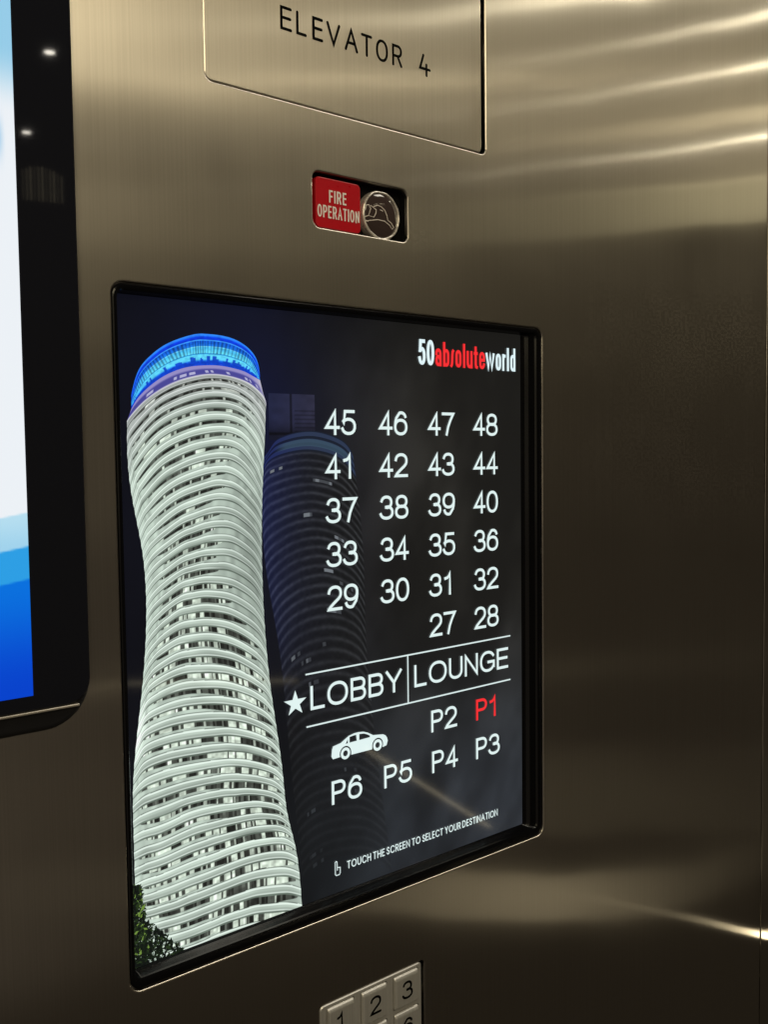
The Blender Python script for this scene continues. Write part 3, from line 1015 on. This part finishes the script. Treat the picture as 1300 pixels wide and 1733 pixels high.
e2 = 1463.5 + 9 * np.sin(dx / 58 + .1) 
e3 = 1448.3 + 9 * np.sin(dx / 60)
vcol = lerp(vcol, lerp((160, 210, 236), (182, 222, 240), smooth(1462, 1481, zz)), smooth(.5, -.5, zz - e1))
vcol = lerp(vcol, np.broadcast_to((44, 158, 228), vcol.shape), smooth(.5, -.5, zz - e2))
vcol = lerp(vcol, lerp((2, 66, 204), (4, 112, 222), smooth(1392, 1448, zz)), smooth(.5, -.5, zz - e3))
vpos = np.stack([VX, np.full(VX.shape, -0.0064), VZ], -1)
attach(grid_mesh("lit_picture", vpos, vcol, BRIGHT_PICTURE), vid)

# ================================================================== service door with the car number
door = thing("service_panel", "brushed steel flush service panel engraved ELEVATOR 4 above the fire sign", "panel", (0.17, 0.0, 1.7160))
pocket("panel_pocket", 'door', 0.012, door)
slab("face_plate", 0.0588, 0.2783, 1.7165, 1.9890, 0.0045, 0.0012, 0.0035, STEEL_PLATE, door, 0.0010, n=8, steps=4)
YD = 0.00112
ls = []
for ch, a, b in (('E', 110.2, 118.6), ('L', 121.6, 129.2), ('E', 133.4, 141.4), ('V', 144.0, 154.6), ('A', 157.8, 168.4), ('T', 171.0, 180.0), ('O', 183.0, 193.0), ('R', 196.4, 205.0)):
    ls += glyph_strokes(ch, a * MM, 1.7572, (b - a) * MM, 0.0138, 0.00088)
four = [([(223.6, 1770.2), (220.6, 1761.6), (229.2, 1761.6)], False), ([(226.4, 1764.6), (226.4, 1757.6)], False)]
ls += [(mmp(p), c) for p, c in four]
lettering("engraved_lettering", ls, 0.00088, YD, ENGRAVE, door, cap='round')

# ================================================================== fire operation sign
fire = thing("fire_sign", "small red and black FIRE OPERATION sign with round hat lamp", "sign", (0.169, 0.0, 1.6460))
pocket("sign_housing", 'fire', 0.0050, fire)
red = slab("red_plate", 0.1345, 0.1695, 1.6468, 1.6772, 0.0030, 0.0020, 0.0078, RED_PLASTIC, fire, 0.0005, n=6)
FR = {'F': .80, 'I': .26, 'R': .92, 'E': .80, 'O': 1.0, 'P': .90, 'A': 1.0, 'T': .86, 'N': .96}
lettering("sign_lettering", word_strokes("FIRE", 0.1447, 0.1580, 1.6626, 0.0076, 0.00054, FR, .28), 0.00054, 0.00190, CREAM_PRINT, red)
lettering("sign_lettering", word_strokes("OPERATION", 0.1357, 0.1683, 1.6530, 0.0076, 0.00050, FR, .24), 0.00050, 0.00190, CREAM_PRINT, red)


def dome(name, cx, cz, prof, mat, parent, n=40):
    """surface of revolution about the viewing axis; prof: (radius, y) from the rim to the middle"""
    loops = [[(cx + r * math.cos(2 * math.pi * k / n), y, cz + r * math.sin(2 * math.pi * k / n)) for k in range(n)] for r, y in prof]
    return loft(name, loops, mat, parent, cap_last=True, smooth=True)


LX, LZ = 0.1868, 1.6608
lens_o = dome("lamp_lens", LX, LZ, [(0.0150, 0.0078), (0.0148, 0.0034), (0.0140, 0.0026), (0.0120, 0.0019), (0.0085, 0.0013), (0.0045, 0.0010), (0.0010, 0.0009)], LENS_DARK, fire)
rim_l = []
n = 44
for k in range(n):
    a = 2 * math.pi * k / n
    rim_l.append([])
rim_prof = [(0.0155, 0.0079), (0.0156, 0.0030), (0.0154, 0.0022), (0.0148, 0.0017), (0.0142, 0.0019), (0.0139, 0.0029)]
loops = []
for r, y in rim_prof:
    loops.append([(LX + (r + 0.00022 * math.sin(9 * a) * math.cos(5 * a)) * math.cos(a), y + 0.0002 * math.sin(13 * a), LZ + (r + 0.00022 * math.sin(7 * a)) * math.sin(a)) for a in [2 * math.pi * k / n for k in range(n)]])
rim_o = loft("lens_rim", loops, LENS_RIM, lens_o, smooth=True)


def tube_on_lens(name, polys, rad, mat, parent):
    verts, faces = [], []
    for pts in polys:
        b0 = len(verts)
        m = 6
        P3 = []
        for x, z in pts:
            r = min(1.0, math.hypot(x - LX, z - LZ) / 0.0150)
            P3.append(Vector((x, 0.0009 + 0.0019 * r ** 2.2 - 0.0001, z)))
        for i, p in enumerate(P3):
            d = (P3[min(i + 1, len(P3) - 1)] - P3[max(i - 1, 0)]).normalized()
            s = Vector((0, 1, 0)).cross(d).normalized()
            for k in range(m):
                a = 2 * math.pi * k / m
                verts.append(tuple(p + s * rad * math.cos(a) + Vector((0, 1, 0)) * rad * math.sin(a)))
        for i in range(len(P3) - 1):
            for k in range(m):
                j = (k + 1) % m
                faces.append((b0 + i * m + k, b0 + i * m + j, b0 + (i + 1) * m + j, b0 + (i + 1) * m + k))
    o = link_mesh(name, verts, faces, mat, smooth=True)
    attach(o, parent)
    return o


hx = LX * 1000 - 184.9
hz = LZ * 1000 - 1660.6
hat = [[(170.9, 1655.1), (174.9, 1656.1), (180.7, 1657.2), (186.5, 1657.0), (190.7, 1655.2), (193.6, 1653.0), (194.9, 1654.4), (192.4, 1656.7), (189.1, 1658.1), (188.4, 1660.8), (186.6, 1664.0), (183.7, 1665.8), (180.9, 1666.3), (177.5, 1665.0)],
       [(175.5, 1665.6), (179.6, 1663.3), (179.3, 1661.1), (177.8, 1658.4), (173.8, 1659.0), (175.5, 1663.6), (174.3, 1665.9), (171.2, 1665.0)],
       [(173.8, 1659.0), (171.3, 1658.0), (171.0, 1656.3), (173.7, 1655.3)], [(182.5, 1663.7), (185.0, 1663.2)]]
tube_on_lens("hat_emblem", [mmp([(x + hx, z + hz) for x, z in p]) for p in hat], 0.00030, LINE_PRINT, lens_o)

# ================================================================== keypad
pad = thing("keypad", "small steel keypad with engraved number keys below the touch screen", "keypad", (0.17, 0.0, 1.0460))
pocket("keypad_pocket", 'keypad', 0.010, pad)
KX = [0.1317, 0.1594, 0.1873]
KZ = [1.1346, 1.1090, 1.0834, 1.0578]
KW, KH = 0.0215, 0.0222
px0, px1, pz0, pz1 = 0.1266, 0.2126, 1.0468, 1.1596


def plate_with_windows():
    bm = bmesh.new()
    es, loops = [], []
    g = 0.0006

    def lp(pts, y):
        vs = [bm.verts.new((x, y, z)) for x, z in pts]
        return vs
    out_b = lp(rrect(px0, px1, pz0, pz1, 0.0028, 6), 0.0040)
    out_m = lp(rrect(px0, px1, pz0, pz1, 0.0028, 6), 0.0006)
    i_ = 0.0007
    out_f = lp(rrect(px0 + i_, px1 - i_, pz0 + i_, pz1 - i_, 0.0022, 6), -0.0001)
    nn = len(out_b)
    for a, b in ((out_b, out_m), (out_m, out_f)):
        for i in range(nn):
            j = (i + 1) % nn
            bm.faces.new((a[i], a[j], b[j], b[i]))
    cyc = [out_f]
    for kz in KZ:
        for kx in KX:
            cyc.append(lp(rrect(kx - g, kx + KW + g, kz - g, kz + KH + g, 0.0012, 4), -0.0001))
    for vs in cyc:
        for i in range(len(vs)):
            e = bm.edges.get((vs[i], vs[(i + 1) % len(vs)])) or bm.edges.new((vs[i], vs[(i + 1) % len(vs)]))
            es.append(e)
    before = set(bm.faces)
    bmesh.ops.triangle_fill(bm, use_beauty=True, edges=es, normal=(0, -1, 0))
    for f in bm.faces:
        if f not in before:
            f.normal_update()
            if f.normal.y > 0:
                f.normal_flip()
    for vs in cyc[1:]:
        bk = [bm.verts.new((v.co.x, 0.003, v.co.z)) for v in vs]
        for i in range(len(vs)):
            j = (i + 1) % len(vs)
            bm.faces.new((vs[i], vs[j], bk[j], bk[i]))
    me = bpy.data.meshes.new("faceplate")
    bm.to_mesh(me)
    bm.free()
    me.materials.append(KEY_STEEL)
    o = bpy.data.objects.new("faceplate", me)
    col.objects.link(o)
    attach(o, pad)
    return o


plate_with_windows()
digits = [["1", "2", "3"], ["4", "5", "6"]]
for r, kz in enumerate(KZ):
    for c, kx in enumerate(KX):
        loops = [lift(rrect(kx, kx + KW, kz, kz + KH, 0.0009, 4), 0.0050),
                 lift(rrect(kx, kx + KW, kz, kz + KH, 0.0009, 4), 0.0002),
                 lift(rrect(kx + .0001, kx + KW - .0001, kz + .0001, kz + KH - .0003, 0.0009, 4), -0.0006),
                 lift(rrect(kx + .0004, kx + KW - .0004, kz + .0004, kz + KH - .0009, 0.0009, 4), -0.0012),
                 lift(rrect(kx + .0008, kx + KW - .0008, kz + .0008, kz + KH - .0017, 0.0009, 4), -0.0017),
                 lift(rrect(kx + .0013, kx + KW - .0013, kz + .0013, kz + KH - .0026, 0.0009, 4), -0.0020)]
        k = loft("key", loops, KEY_STEEL, pad, cap_last=True)
        if r < 2:
            d = digits[r][c]
            wv = 0.0095 if d != '1' else 0.0080
            lettering("engraved_digit", glyph_strokes(d, kx + (KW - wv) / 2 - (0.0012 if d == '1' else 0), kz + 0.0050, wv, 0.0124, 0.00082), 0.00082, -0.00208, ENGRAVE, k, cap='round')
